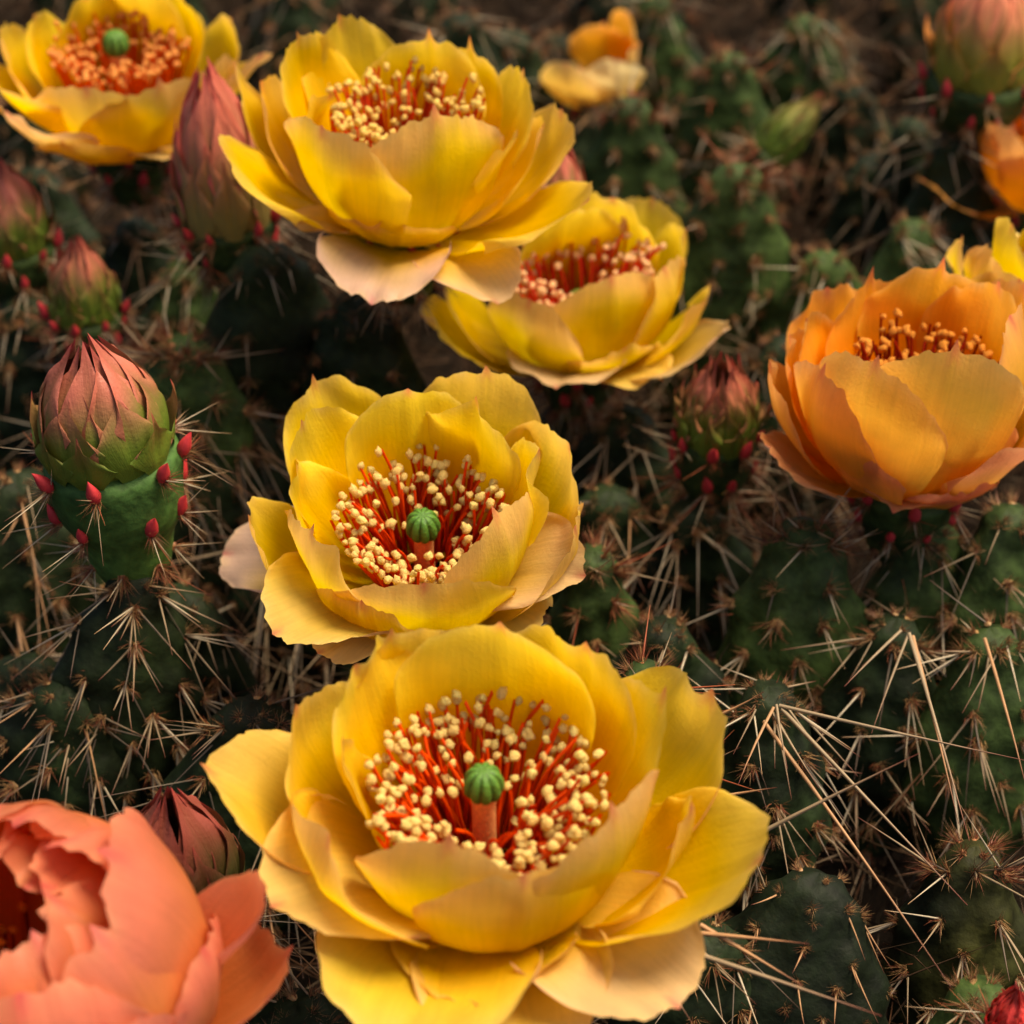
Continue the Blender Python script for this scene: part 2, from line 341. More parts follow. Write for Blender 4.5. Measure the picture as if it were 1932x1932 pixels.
# ------------------------------------------------------------------ areoles, spines and pads
def spine_mesh(col, tipc, n=5, bend=.05, w_=.023):
    z = np.linspace(0, 1, n); P = np.stack([bend * z ** 2, 0 * z, z], 1); V, F = tube(P, np.maximum(w_ * (1 - z ** 1.6), .003), 4)
    c = np.repeat(np.asarray(col)[None] * (1 - z[:, None] ** 4) + np.asarray(tipc)[None] * z[:, None] ** 4, 4, 0)
    return np.array(V), F, c
STRAW, GREYSP, WHITE, RUST = srgb(142, 124, 98), srgb(92, 82, 70), srgb(178, 166, 142), srgb(140, 68, 42)
SPV = [spine_mesh(STRAW, srgb(110, 50, 40), bend=.04), spine_mesh(GREYSP, srgb(100, 70, 60), bend=-.05), spine_mesh(WHITE, srgb(190, 150, 110), bend=.02), spine_mesh(RUST, srgb(190, 110, 70), bend=.03), spine_mesh(srgb(168, 128, 90), srgb(96, 40, 36), bend=.08)]
SPM = [mesh('spine', *v[:2], {'Col': v[2]}) for v in SPV]
for m_ in SPM: m_.materials.append(M_SPINE)
def tuft(seed, red=0.0, n=42, ln=.42, wl=1.0):
    rr = np.random.default_rng(seed); b = MB(); wool = srgb(156, 122, 80) * (1 - red) + srgb(150, 92, 60) * red
    V, F = blob(1, .15, (.11 * wl, .11 * wl, .08 * wl), seed); b.add(V, F, wool)
    for i in range(n):
        d = np.array([rr.normal() * .55, rr.normal() * .55, 1.0]); d /= np.linalg.norm(d); o = rr.normal(size=3) * .045; o[2] = .02
        l = ln * rr.uniform(.5, 1.15); k = basis(d); w_ = .009
        tri = [o + w_ * (math.cos(x) * k[1] + math.sin(x) * k[2]) for x in (0, 2.09, 4.19)] + [o + d * l]
        cc = (srgb(168, 130, 86) if rr.random() > .35 + red * .4 else srgb(130, 70, 46)) * rr.uniform(.5, .95)
        b.add(tri, [(0, 1, 3), (1, 2, 3), (2, 0, 3)], cc)
    return b
TUFT = [tuft(i, 0.0) for i in range(3)] + [tuft(10 + i, .8, 46, .55) for i in range(2)] + [tuft(20 + i, .2, 60, .36, 1.25) for i in range(2)]
TUFTM = [t_.mesh('areole', False) for t_ in TUFT]
for m_ in TUFTM: m_.materials.append(M_SPINE)
def frame(nrm):
    d, u, v = basis(nrm); a = rng.uniform(0, 6.28)
    return np.stack([math.cos(a) * u + math.sin(a) * v, -math.sin(a) * u + math.cos(a) * v, d], 1)
def areole(root, pos, nrm, nsp=5, ln=(1.2, 2.6), kinds=(0, 0, 1, 2), down=.5, spread=.8, single=True, J=None, JS=None, red=False, ts=1.0, thick=1.0, knob=False):
    Rm = frame(nrm); k = rng.integers(5, 7) if knob else (rng.integers(3, 5) if red else rng.integers(0, 3)); ts = ts * rng.uniform(.8, 1.25)
    if single:
        o = obj('areole', TUFTM[k], None, root)
        o.matrix_basis = Matrix.Translation(Vector(pos * S)) @ Matrix((Rm * ts).tolist()).to_4x4()
    else:
        t_ = TUFT[k]; J.add(np.vstack(t_.V) * ts @ Rm.T + pos, t_.F, np.vstack(t_.Cc))
    for i in range(nsp):
        d = nrm / np.linalg.norm(nrm) + rng.normal(size=3) * spread * .6 + np.array([0, 0, -down]); l = rng.uniform(*ln)
        Rs = frame(d); kk = int(rng.choice(kinds)); th = rng.uniform(.75, 1.15) * thick
        Q = Rs @ np.diag([th, th, l])
        if single:
            s_ = obj('spine', SPM[kk], None, o)
            Q2 = np.linalg.inv(Rm * ts) @ Q; s_.matrix_basis = Matrix(Q2.tolist()).to_4x4()
        else:
            V, F, c = SPV[kk]; JS.add(V @ Q.T + pos, F, c)
def body_fn(H, W, T, shape):
    def prof(v):
        if shape == 'pad':    wv = np.sin(np.pi * np.clip(v, 0, 1) ** .78) ** .62
        elif shape == 'cone': wv = .52 + .48 * sstep(0, .8, v) ; wv = wv * np.sqrt(np.clip(1 - ((v - .93) / .07).clip(0, 1) ** 2 * .6, 0, 1)) * np.sqrt(np.clip(v / .06, 0, 1))
        else:                 wv = np.sin(np.pi * np.clip(v, 0, 1) ** .85) ** .45
        return wv
    def f(v, a):
        p = prof(np.asarray(v, float)); x = W * p * np.cos(a); y = T * p ** .8 * np.sin(a); z = H * np.asarray(v, float)
        return np.stack(np.broadcast_arrays(x, y, z), -1)
    return f
def body_mesh(f, spots, col, col2, n=34, m=48, bump=.2):
    v = np.linspace(0, 1, n)[:, None] ** .9; a = np.linspace(0, 2 * np.pi, m, endpoint=False)[None]
    P = f(v + 0 * a, a + 0 * v); e = 1e-3
    du = f(np.minimum(v + e, 1) + 0 * a, a + 0 * v) - f(np.maximum(v - e, 0) + 0 * a, a + 0 * v); dv = f(v + 0 * a, a + e + 0 * v) - f(v + 0 * a, a - e + 0 * v)
    nr = np.cross(dv, du); nr /= np.linalg.norm(nr, axis=-1, keepdims=True) + 1e-12
    B = np.zeros(P.shape[:2])
    for s in spots: B = np.maximum(B, np.exp(-((P - s) ** 2).sum(-1) / .16))
    nz = smooth_noise(8, 1.6); P = P + nr * (bump * B + .06 * nz(P[..., 0] + P[..., 1], P[..., 2]))[..., None]
    g = .5 + .5 * nz(P[..., 0] * 1.3 + 5, P[..., 2] * 1.3); c = col * (1 - g[..., None]) + col2 * g[..., None]
    return P.reshape(-1, 3), grid_faces(n, m, True), c.reshape(-1, 3)
def norm_at(f, v, a):
    e = 1e-3; du = f(min(v + e, .999), a) - f(max(v - e, .001), a); dv = f(v, a + e) - f(v, a - e); n = np.cross(dv, du); return n / (np.linalg.norm(n) + 1e-9)
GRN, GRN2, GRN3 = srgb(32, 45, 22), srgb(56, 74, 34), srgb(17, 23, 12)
def pad(top, z, H, W, T, yaw=0, lean=(0, 0), rows=6, step=.92, single=True, spn=(3, 7), ln=(1.0, 2.6), kinds=(0, 0, 1, 2), down=.8, name='cactus_pad',
        label=None, group=None, red_top=0, shape='pad', col=(GRN, GRN2), extra=(), thick=1.0, cat='cactus pad', spread=.65, side=-1, ts=1.0, knob=False):
    # the pad's top stands at pixel "top" and depth z; H, W, T are height, half width, half thickness
    tp = unp(top[0], top[1], z); Rm = np.array(Euler((R(lean[0]), R(lean[1]), R(yaw)), 'XYZ').to_matrix()); bs = tp - Rm @ np.array([0, 0, H])
    root = thing(name, bs, Rm, label, cat, group); f = body_fn(H, W, T, shape); spots = []; ar = []
    rows = rows + 1
    for i in range(rows):
        v = .08 + .88 * (i + .5) / rows
        hw = abs(f(v, 0.0)[0]); n = max(1, int(round(2 * hw / step))); off = .5 * (i % 2)
        for sd_ in ((-1, 1) if side == 0 else (side,)):
            for j in range(n + 1):
                x = ((j + off) / max(n, 1) * 2 - 1)
                if abs(x) > 1.02: continue
                x = max(-.985, min(.985, x + rng.normal() * .04)); a = math.acos(x) * (sd_ if abs(x) < 2 else 1)
                vv = min(.985, v + rng.normal() * .012)
                ar.append((vv, a))
    if shape == 'pad':                     # the crown of the pad carries areoles all round
        for j in range(3): ar.append((.935 + rng.normal() * .012, math.acos(-.8 + .8 * j) * side))
        for j in range(5): ar.append((.975 + rng.normal() * .006, 1.2566 * j + rng.uniform(0, .6)))
    for vv, a in ar: spots.append(f(vv, a))
    V, F, c = body_mesh(f, spots, *col); obj('body', mesh('body', V, F, {'Col': c}), M_PAD, root)
    J, JS = MB(), MB(); dn = Rm.T @ np.array([0, 0, 1.0])
    for (vv, a), p in zip(ar, spots):
        nr = norm_at(f, vv, a); isr = vv > .8 and red_top > 0
        areole(root, p + nr * .10, nr, int(rng.integers(*spn)) if vv < .955 else int(rng.integers(0, 2)), ln, (3, 3, 0, 2) if isr and red_top > 1 else kinds, down if not isr else -.1, spread, single, J, JS, isr, ts * (1.0 if vv < .955 else .75), thick, knob and not (isr and red_top > 1 and vv > .9))
    for (p0, p1, th, kk) in extra:                                       # single long spines given by two points
        p0 = Rm.T @ (np.asarray(p0) - bs); p1 = Rm.T @ (np.asarray(p1) - bs); d = p1 - p0; Q = frame(d) @ np.diag([th, th, np.linalg.norm(d)])
        s_ = obj('spine', SPM[kk], None, root); s_.matrix_basis = Matrix.Translation(Vector(p0 * S)) @ Matrix(Q.tolist()).to_4x4()
    if not single:
        obj('areoles', J.mesh('areoles', False), M_SPINE, root, kind='stuff')
        if JS.n: obj('spines', JS.mesh('spines'), M_SPINE, root, kind='stuff')
    return root
def pericarpel(root, H, W, single=True, col=(GRN, GRN2), ln=(.5, 1.3), nsp=(2, 6), leaves=True, rows=3, per=8, wb=None):
    f0 = body_fn(H, W, W, 'cone'); f = lambda v, a: f0(v, a) - np.array([0, 0, H]); spots = []; ar = []
    for i in range(rows):
        v = .2 + .72 * i / max(rows - 1, 1)
        for j in range(per):
            a = 2 * math.pi * (j + .5 * (i % 2)) / per + rng.normal() * .1
            if math.sin(a) > .75: continue
            ar.append((v, a)); spots.append(f(v, a))
    V, F, c = body_mesh(f, spots, *col, n=22, m=40, bump=.07); obj('pericarpel', mesh('pericarpel', V, F, {'Col': c}), M_PAD, root)
    J, JS = MB(), MB()
    for (v, a), p in zip(ar, spots):
        nr = norm_at(f, v, a)
        areole(root, p + nr * .05, nr, int(rng.integers(*nsp)), ln, (2, 2, 3, 0), .15, .8, single, J, JS, True, .9, .6)
        if leaves and v > .45:
            obj('leaf', leaf_mesh(rng.uniform(.35, .6)), M_SPINE, root).matrix_basis = Matrix.Translation(Vector((p + nr * .06) * S)) @ Matrix(np.asarray(frame(nr * .38 + np.array([0, 0, 1.0]))).tolist()).to_4x4()
    if not single:
        obj('areoles', J.mesh('areoles', False), M_SPINE, root, kind='stuff'); obj('spines', JS.mesh('spines'), M_SPINE, root, kind='stuff')
def leaf_mesh(l):
    z = np.linspace(0, 1, 7); P = np.stack([.12 * l * z ** 2, 0 * z, z * l], 1)
    V, F = tube(P, np.array([.07, .11, .12, .105, .075, .04, .004]) * l / .5, 8)
    c = np.repeat(srgb(196, 56, 62)[None] * (1 - .25 * (1 - z[:, None])), 8, 0); return mesh('leaf', V, F, {'Col': c})
# ------------------------------------------------------------------ ground
n = 60; g = np.linspace(-1, 1, n); X, Y = np.meshgrid(g * 300, g * 300 + 150); nz = smooth_noise(10, .06)
Vg = np.stack([X, Y, .8 * nz(X, Y)], -1).reshape(-1, 3)
obj('ground', mesh('ground', Vg, grid_faces(n, n)), mat_soil(), kind='structure')
# ------------------------------------------------------------------ flowers
FG = 'open cactus flowers'
def flower(base_px, z, tf, tr, specs, pal, label, st=None, pis=None, Ls=1.0, Ws=1.0, peri=(1.8, 1.0), group=FG, name='cactus_flower'):
    base = unp(base_px[0], base_px[1], z); M3 = tilt_matrix(tf, tr)
    root = thing(name, base, M3, label, 'flower', group)
    petals(root, base, M3, specs, pal, Ls, Ws)
    if st: stamens(root, **st)
    if pis: pistil(root, **pis)
    pericarpel(root, peri[0], peri[1], single=False)
    return root
RED, ANTY = srgb(214, 52, 10), srgb(255, 224, 140)
fold = lambda *a: dict(folds=[a])
F1 = [  # tip pixel, azimuth (0 = to the camera, 90 = right), length, width, layer, options
    ((945, 1186), 180, 4.5, 3.5, 'i', dict(notch=.0)), ((1110, 1215), 156, 4.4, 3.4, 'i', {}), ((745, 1210), 204, 4.6, 3.4, 'm', dict(e=60)),
    ((688, 1258), 232, 4.2, 2.7, 'i', dict(folds=[(-.6, .3, -.5)])), ((550, 1340), 250, 4.4, 3.2, 'm', dict(e=52)),
    ((668, 1402), 268, 3.6, 2.0, 'i', dict(a=.8, p=1.6)),
    ((412, 1440), 276, 4.6, 3.0, 'o', dict(sep=.15)), ((590, 1590), 310, 4.3, 3.4, 'm', dict(e=44, r0=.8, folds=[(.0, .25, .3)])),
    ((850, 1578), 348, 4.2, 3.9, 'm', dict(a=.62, p=1.7, e=46, r0=.9, curl=92)), ((1150, 1530), 34, 4.3, 3.9, 'm', dict(blush=.9, e=46, r0=.9)), ((985, 1640), 8, 4.0, 3.2, 'm', dict(e=42, r0=1.0, curl=92)),
    ((1230, 1320), 112, 4.3, 2.6, 'i', {}), ((1345, 1318), 120, 4.8, 3.6, 'm', dict(e=44)),
    ((1305, 1530), 70, 4.3, 2.8, 'm', dict(a=.7, p=1.7, e=42, r0=.8)), ((1430, 1612), 68, 5.0, 3.4, 'o', dict(e=26, sep=.0, r0=.9)),
    ((510, 1700), 300, 4.2, 3.2, 'd', dict(e=-2, sep=.3)), ((735, 1985), 338, 4.4, 3.6, 'd', dict(e=-10, sep=.1)),
    ((1000, 2010), 8, 4.0, 3.2, 'd', dict(e=-20, sep=.3)),
    ((1285, 1900), 38, 4.4, 3.0, 'd', dict(e=-6, sep=.6)), ((900, 1880), 20, 3.2, 3.0, 'd', dict(e=2, sep=.0, curl=10)),
    ((505, 1620), 285, 3.9, 2.2, 'd', dict(e=-8, sep=.9)),
]
flower((915, 1652), 34.0, 6, 0, F1, YEL, 'large golden yellow flower with orange stamens round a bright green stigma, drooping pale outer petals',
       dict(n=298, rin=.3, rout=1.85, hin=1.75, hout=2.6, fil=srgb(234, 78, 14), ant=ANTY, seed=3, ctr=(0, -.16)), dict(h=2.4, r=.33))
F2 = [
    ((770, 742), 182, 4.1, 2.7, 'i', dict(notch=0)), ((600, 728), 206, 4.4, 2.6, 'm', dict(blush=1)), ((572, 800), 226, 4.1, 2.6, 'i', {}),
    ((915, 712), 160, 4.5, 2.9, 'm', dict(blush=.9)), ((885, 775), 150, 4.0, 2.4, 'i', {}), ((1078, 838), 116, 4.4, 3.0, 'm', dict(blush=1)),
    ((1008, 850), 106, 3.9, 2.0, 'i', {}), ((1092, 995), 72, 4.3, 2.6, 'm', {}), ((556, 880), 262, 3.8, 2.2, 'i', dict(a=.5, p=1.6)),
    ((462, 980), 290, 4.2, 2.4, 'm', dict(e=38)), ((420, 1040), 280, 4.2, 2.4, 'd', dict(e=2, sep=1)),
    ((592, 1005), 322, 3.9, 2.9, 'm', dict(r0=.8)), ((800, 1095), 2, 3.8, 3.6, 'm', dict(a=.45, r0=.9)), ((935, 972), 38, 4.0, 3.2, 'm', dict(blush=.8, r0=.8)), ((690, 1130), 338, 3.2, 2.6, 'm', dict(r0=1.0)),
    ((514, 1188), 312, 4.2, 2.6, 'd', dict(e=10, sep=.2)), ((600, 1232), 328, 3.4, 2.0, 'd', dict(e=0, sep=.5)),
    ((1000, 1200), 38, 3.0, 2.6, 'd', dict(e=12, sep=.2)), ((1098, 1075), 64, 3.8, 2.4, 'd', dict(e=-6, sep=.6)),
]
flower((804, 1108), 41.0, 14, 0, F2, LEM, 'lemon yellow cup shaped flower with dark green stigma, just behind the large golden flower',
       dict(n=240, rin=.35, rout=1.6, hin=1.6, hout=2.4, ctr=(0, -.12), fil=srgb(226, 66, 14), ant=ANTY, seed=5), dict(h=2.0, r=.34, green=srgb(66, 108, 38)))
F3 = [
    ((1160, 372), 182, 4.4, 3.0, 'i', {}), ((1228, 378), 160, 4.5, 2.8, 'm', {}), ((1080, 400), 205, 4.3, 2.8, 'i', {}),
    ((1296, 440), 128, 4.4, 2.6, 'i', dict(a=.5)), ((1325, 560), 95, 4.2, 2.4, 'm', {}), ((1000, 560), 335, 3.8, 2.6, 'm', dict(a=.45, r0=.8)),
    ((1150, 520), 12, 3.8, 3.6, 'm', dict(a=.45, r0=.8)), ((1270, 500), 55, 4.0, 2.6, 'm', {}), ((835, 530), 285, 4.3, 2.8, 'm', dict(e=44)), ((800, 590), 295, 4.4, 2.4, 'o', {}),
    ((1358, 632), 72, 4.6, 2.6, 'o', dict(sep=.6)), ((1050, 728), 352, 3.4, 2.8, 'd', dict(sep=.7)), ((1243, 715), 42, 3.2, 2.0, 'd', dict(sep=.2)), ((1180, 655), 30, 3.0, 2.4, 'o', {})]
flower((1090, 668), 50.0, 8, 0, F3, LEM, 'wide open yellow flower with pink and cream stamens, partly hidden by the flower above it',
       dict(n=200, rin=.3, rout=1.8, hin=2.2, hout=2.9, fil=srgb(226, 62, 36), ant=srgb(255, 206, 150), seed=8), dict(h=1.6))
F4 = [
    ((648, 40), 200, 4.7, 2.6, 'i', {}), ((812, 82), 172, 4.4, 3.0, 'i', dict(mucro=.11)), ((882, 98), 154, 4.5, 2.6, 'i', dict(mucro=.11)), ((560, 66), 228, 4.7, 2.4, 'i', {}),
    ((590, 160), 246, 3.6, 1.7, 'i', dict(folds=[(0, .4, .4)])), ((442, 112), 262, 4.6, 1.8, 'm', dict(a=.7, p=1.4)), ((505, 150), 250, 4.2, 2.2, 'm', dict(blush=1)),
    ((620, 230), 334, 4.1, 3.7, 'm', dict(a=.45, r0=.8)), ((820, 220), 16, 4.1, 3.7, 'm', dict(a=.45, r0=.8)), ((410, 272), 292, 4.7, 2.5, 'o', {}),
    ((990, 135), 122, 4.4, 2.2, 'i', {}), ((1066, 205), 105, 4.4, 2.6, 'm', dict(blush=1)), ((1010, 230), 88, 3.8, 2.2, 'm', {}), ((955, 250), 70, 3.6, 1.6, 'i', {}),
    ((1108, 372), 58, 4.6, 3.0, 'o', dict(e=24)), ((700, 562), 346, 3.5, 2.9, 'd', dict(e=-26, sep=1)), ((942, 565), 32, 3.6, 2.2, 'd', dict(e=-24, sep=.7)),
    ((545, 412), 305, 2.6, 1.4, 'd', dict(e=0, sep=.4)), ((720, 420), 0, 2.2, 3.0, 'o', dict(e=20))]
flower((765, 430), 46.0, 4, 2, F4, YEL, 'tall golden yellow flower in side view with two pale pink petals hanging down below',
       dict(n=200, rin=.3, rout=1.6, hin=2.3, hout=3.1, fil=srgb(220, 64, 22), ant=srgb(255, 214, 120), seed=9), dict(h=1.8))
F5 = [
    ((250, -20), 180, 4.6, 3.4, 'i', {}), ((160, -5), 205, 4.6, 2.8, 'i', {}), ((60, 35), 235, 4.6, 2.4, 'i', {}), ((350, -8), 152, 4.6, 3.0, 'i', {}), ((445, 35), 125, 4.6, 2.8, 'm', {}),
    ((300, 158), 12, 4.3, 3.8, 'm', dict(a=.45, r0=.8, e=60)), ((165, 165), 330, 4.3, 3.6, 'm', dict(a=.45, r0=.8, e=60)), ((390, 120), 62, 4.3, 3.2, 'm', {}), ((-40, 110), 280, 5.0, 3.4, 'o', dict(e=36)), ((10, 60), 255, 4.8, 3.0, 'm', {}),
    ((485, 100), 92, 4.4, 2.4, 'o', dict(blush=1)), ((120, 270), 320, 3.6, 2.4, 'o', {}), ((330, 292), 22, 3.0, 2.4, 'd', dict(sep=.4)), ((20, 215), 300, 4.6, 2.6, 'o', dict(e=16, sep=.3)), ((440, 230), 55, 3.8, 2.6, 'o', {})]
flower((245, 262), 53.0, 6, 0, F5, YEL, 'blurred deep yellow flower with orange stamens beside a tall pink bud',
       dict(n=200, rin=.3, rout=1.65, hin=2.2, hout=2.75, fil=srgb(226, 84, 20), ant=srgb(255, 176, 96), seed=11), dict(h=2.8))
F6 = [
    ((1775, 505), 172, 4.4, 3.2, 'i', dict(mucro=.12)), ((1655, 545), 192, 4.3, 2.8, 'i', dict(mucro=.1)), ((1560, 538), 212, 4.5, 2.6, 'm', {}), ((1500, 630), 242, 4.2, 2.2, 'm', dict(e=66)),
    ((1530, 600), 230, 4.2, 2.0, 'i', {}), ((1880, 545), 140, 4.4, 2.6, 'i', {}), ((1930, 540), 128, 4.6, 2.8, 'm', {}),
    ((1456, 700), 275, 4.2, 2.4, 'm', dict(e=66)), ((1555, 700), 318, 4.5, 3.0, 'm', dict(e=70)), ((1650, 690), 345, 4.7, 3.2, 'i', dict(e=74, r0=1.0)),
    ((1800, 655), 24, 4.9, 3.4, 'i', dict(e=74, r0=1.0)), ((1910, 590), 60, 4.9, 3.0, 'm', dict(e=70)), ((1960, 660), 80, 4.2, 2.6, 'm', {}),
    ((1590, 815), 328, 3.3, 2.6, 'm', dict(e=44, sep=.5, a=.3)), ((1790, 778), 16, 3.6, 3.2, 'm', dict(e=48, a=.3, sep=.2)),
    ((1945, 820), 62, 3.9, 2.2, 'o', dict(e=36, sep=.7)), ((1450, 832), 288, 3.5, 1.8, 'o', dict(e=30, sep=.8)), ((1690, 945), 2, 1.9, 2.6, 'd', dict(e=5, sep=.9)), ((1830, 920), 30, 2.4, 2.0, 'o', dict(sep=.9))]
flower((1715, 905), 43.5, 4, 3, F6, ORA, 'deep orange cup shaped flower with dark red stamens and peach outer petals',
       dict(n=130, rin=.3, rout=1.5, hin=2.5, hout=3.05, ctr=(-.12, 0), fil=srgb(150, 30, 8), ant=srgb(232, 156, 66), seed=13), dict(h=2.7, r=.3), peri=(2.0, 1.05))
# closing peach flower at the corner: petals curled inwards over a dark hole
n_ = (None, None)
F7 = [
    (n_, 172, 5.7, 4.0, 'c', dict(e=86, curl=150, ruf=2)), (n_, 132, 5.8, 3.8, 'c', dict(e=84, curl=150, ruf=2.2, folds=[(.3, .35, .4)])), (n_, 212, 5.7, 3.8, 'c', dict(e=86, curl=145)),
    (n_, 96, 5.9, 4.2, 'c', dict(e=80, curl=148, r0=.75)), (n_, 250, 5.6, 3.8, 'c', {}), (n_, 290, 5.6, 3.8, 'c', {}),
    (n_, 58, 5.4, 4.0, 'c', dict(e=76, curl=146, r0=.8, ruf=1.8)), (n_, 18, 5.4, 4.0, 'c', dict(e=74, curl=146, r0=.8, ruf=2)), (n_, 335, 5.4, 3.8, 'c', dict(e=74, curl=140, r0=.8)),
    (n_, 150, 5.2, 2.6, 'c', dict(e=92, curl=150, r0=.6, ruf=3, folds=[(0, .4, .5)])), (n_, 112, 5.0, 2.8, 'c', dict(e=92, curl=140, r0=.6, ruf=2.5, folds=[(-.3, .4, .5)])), (n_, 74, 4.8, 3.0, 'c', dict(e=88, curl=130, r0=.7, ruf=2)), (n_, 36, 4.8, 3.2, 'c', dict(e=86, curl=130, r0=.8, ruf=2)),
    (n_, 2, 4.4, 2.8, 'c', dict(e=84, curl=120, r0=.9, ruf=2)), (n_, 230, 5.0, 2.8, 'c', dict(e=92, curl=130)),
    ((505, 1668), 68, 4.6, 2.0, 'o', dict(e=42, curl=45, cup=.55, sep=.4)), (n_, 95, 4.0, 2.6, 'o', dict(e=30, curl=60, cup=1.2)),
    (n_, 40, 4.2, 3.2, 'c', dict(e=64, curl=118, r0=1.15, sep=.6)), (n_, 350, 4.2, 3.4, 'c', dict(e=62, curl=112, r0=1.15, sep=.6)), (n_, 80, 4.0, 3.0, 'c', dict(e=60, curl=105, r0=1.1, sep=.3))]
flower((78, 1990), 31.8, 2, 0, F7, PEA, 'closing peach pink flower with petals curled inwards over a dark centre',
       dict(n=60, rin=.2, rout=1.2, hin=1.2, hout=2.0, fil=srgb(120, 30, 14), ant=srgb(236, 140, 50), seed=17), None)
F8 = [(n_, 270, 3.8, 2.8, 'c', dict(e=70, curl=70)), (n_, 310, 3.8, 2.8, 'c', dict(e=66, curl=70)), (n_, 350, 3.8, 3.0, 'c', dict(e=62, curl=70)), (n_, 230, 4.0, 2.8, 'c', dict(e=74, curl=60)), (n_, 30, 3.8, 3.0, 'c', {}), (n_, 190, 4.0, 2.8, 'c', {}), (n_, 100, 4, 2.8, 'c', {}), (n_, 140, 4, 2.8, 'c', {}), (n_, 285, 3.4, 2.2, 'o', {})]
flower((1955, 385), 58.0, 8, 0, F8, ORA, 'half closed orange flower below the plump bud on its dark green stalk', dict(n=40, rin=.2, rout=1.0, hin=1.2, hout=1.9, fil=srgb(150, 40, 10), ant=srgb(236, 160, 66), seed=19, single=False), None)
F9 = [((1822, 440), 262, 4.2, 1.9, 'm', dict(a=.7, p=1.4)), ((1868, 470), 300, 3.6, 2.0, 'm', dict(blush=1)), ((1915, 430), 250, 4.2, 2.4, 'i', {}), ((1960, 420), 200, 4.3, 3.0, 'i', {}), ((2050, 430), 150, 4.3, 3.0, 'i', {}), ((1930, 520), 340, 3.6, 2.6, 'm', {}), ((2030, 530), 30, 3.6, 3.0, 'm', {}), ((2100, 500), 90, 4.2, 2.8, 'm', {})]
flower((1975, 650), 47.5, 6, 0, F9, LEM, 'bright yellow flower mostly hidden behind the orange flower', dict(n=60, rin=.3, rout=1.5, hin=1.4, hout=2.2, fil=RED, ant=ANTY, seed=23, single=False), None)
F10 = [((1070, 120), 265, 3.6, 2.0, 'm', dict(a=.5)), ((1180, 30), 130, 3.8, 1.8, 'c', dict(curl=40)), ((1150, 60), 180, 3.4, 2.4, 'c', dict(curl=60)), ((1095, 130), 330, 2.6, 2.4, 'o', dict(sep=.9, e=40)), ((1160, 110), 30, 2.6, 2.2, 'o', dict(sep=.9, e=45)), ((1185, 90), 90, 2.8, 2.0, 'm', {})]
PALE = dict(inn=srgb(236, 160, 30), out=srgb(236, 196, 90), tip=srgb(236, 190, 130), low=srgb(228, 200, 90), sep=srgb(250, 226, 160))
flower((1125, 190), 66.0, 0, 0, F10, PALE, 'small blurred pale yellow wilting flower far behind the others', None, None)
# ------------------------------------------------------------------ buds
def bud(base_px, z, w_, h_, label, peri=(2.2, 1.2), tf=0, tr=0, pal=BUD, rings=3, single=True, loose=0.0, spn=None, leaves=True, pcol=(GRN, GRN2), lowx=(.35, 1.02), ribc=.6, group='closed flower buds', name='flower_bud'):
    base = unp(base_px[0], base_px[1], z); M3 = tilt_matrix(tf, tr); root = thing(name, base, M3, label, 'flower bud', group)
    # ovoid body of overlapping sepals: the meridian bulges to w_/2 and closes at height h_
    for ring in range(-1, rings):
        n = (6, 6, 7, 8, 5)[ring]; f = max(ring, 0) / max(rings - 1, 1)             # inner ring first
        for j in range(n):
            ph = 360 * (j + .5 * (ring % 2)) / n + rng.normal() * 6; k = w_ / 2
            cov = (1.0 - .52 * f) * (rng.uniform(.92, 1.07) if ring >= 0 else .97); wd = k * (.84 - .26 * f)
            q = dict(ovoid=(k * (.90 + .08 * f - (.07 if ring < 0 else 0)), h_, .05 * max(ring, 0), cov, (.02 + .10 * f + loose * .25) * k * rng.uniform(.4, 1.4)), h0=-.06 - .04 * max(ring, 0), cup=k * 1.0, a=.62 + .1 * f, p=1.35, round=False, blush=.9,
                     phi=ph, L=h_ * 1.1 * cov, W=wd, mucro=.10, red=1.0, notch=0, frill=.6, ruf=.45 + loose, rib=-1.2, skew=0, lowx=lowx, ribc=ribc)
            obj('sepal', petal_mesh('sepal', q, pal, 16, 23), M_SEPAL, root)
    pericarpel(root, peri[0], w_ / 2 * 1.04, single=single, ln=(.5, 1.5), leaves=leaves, col=pcol)
    return root
bud((205, 846), 39.0, 2.5, 2.2, 'plump pink and green bud with red leaf tips on a spiny green base', peri=(3.0, 1.38), tr=-4, rings=3, pcol=(srgb(44, 72, 34), srgb(72, 106, 48)))
PINKB = dict(inn=srgb(200, 100, 90), out=srgb(190, 120, 96), tip=srgb(216, 88, 84), low=srgb(140, 126, 66), sep=srgb(220, 130, 116))
bud((428, 408), 48.5, 2.0, 3.6, 'tall slender pink bud standing against the side of a golden flower', peri=(1.8, 1.15), tr=-3, pal=PINKB, rings=4, ribc=.2, lowx=(.1, .8))
bud((25, 455), 51.0, 1.9, 2.0, 'green and pink bud by a smaller pointed bud', peri=(1.8, 1.2), single=False, lowx=(.35, .95))
bud((162, 588), 50.0, 1.6, 1.8, 'small pointed green bud with one pink tip', peri=(1.6, 1.0), single=False, lowx=(.45, 1.05))
bud((1352, 815), 46.0, 1.6, 1.8, 'loose pink tipped bud left of the orange flower', peri=(2.4, 1.35), loose=.6, single=False, rings=4)
DARKB = dict(inn=srgb(120, 70, 50), out=srgb(124, 78, 62), tip=srgb(170, 60, 62), low=srgb(80, 86, 40), sep=srgb(140, 80, 60))
bud((345, 1690), 36.0, 2.1, 2.3, 'dull brownish red bud behind the peach flower', peri=(2.0, 1.2), pal=DARKB, single=False)
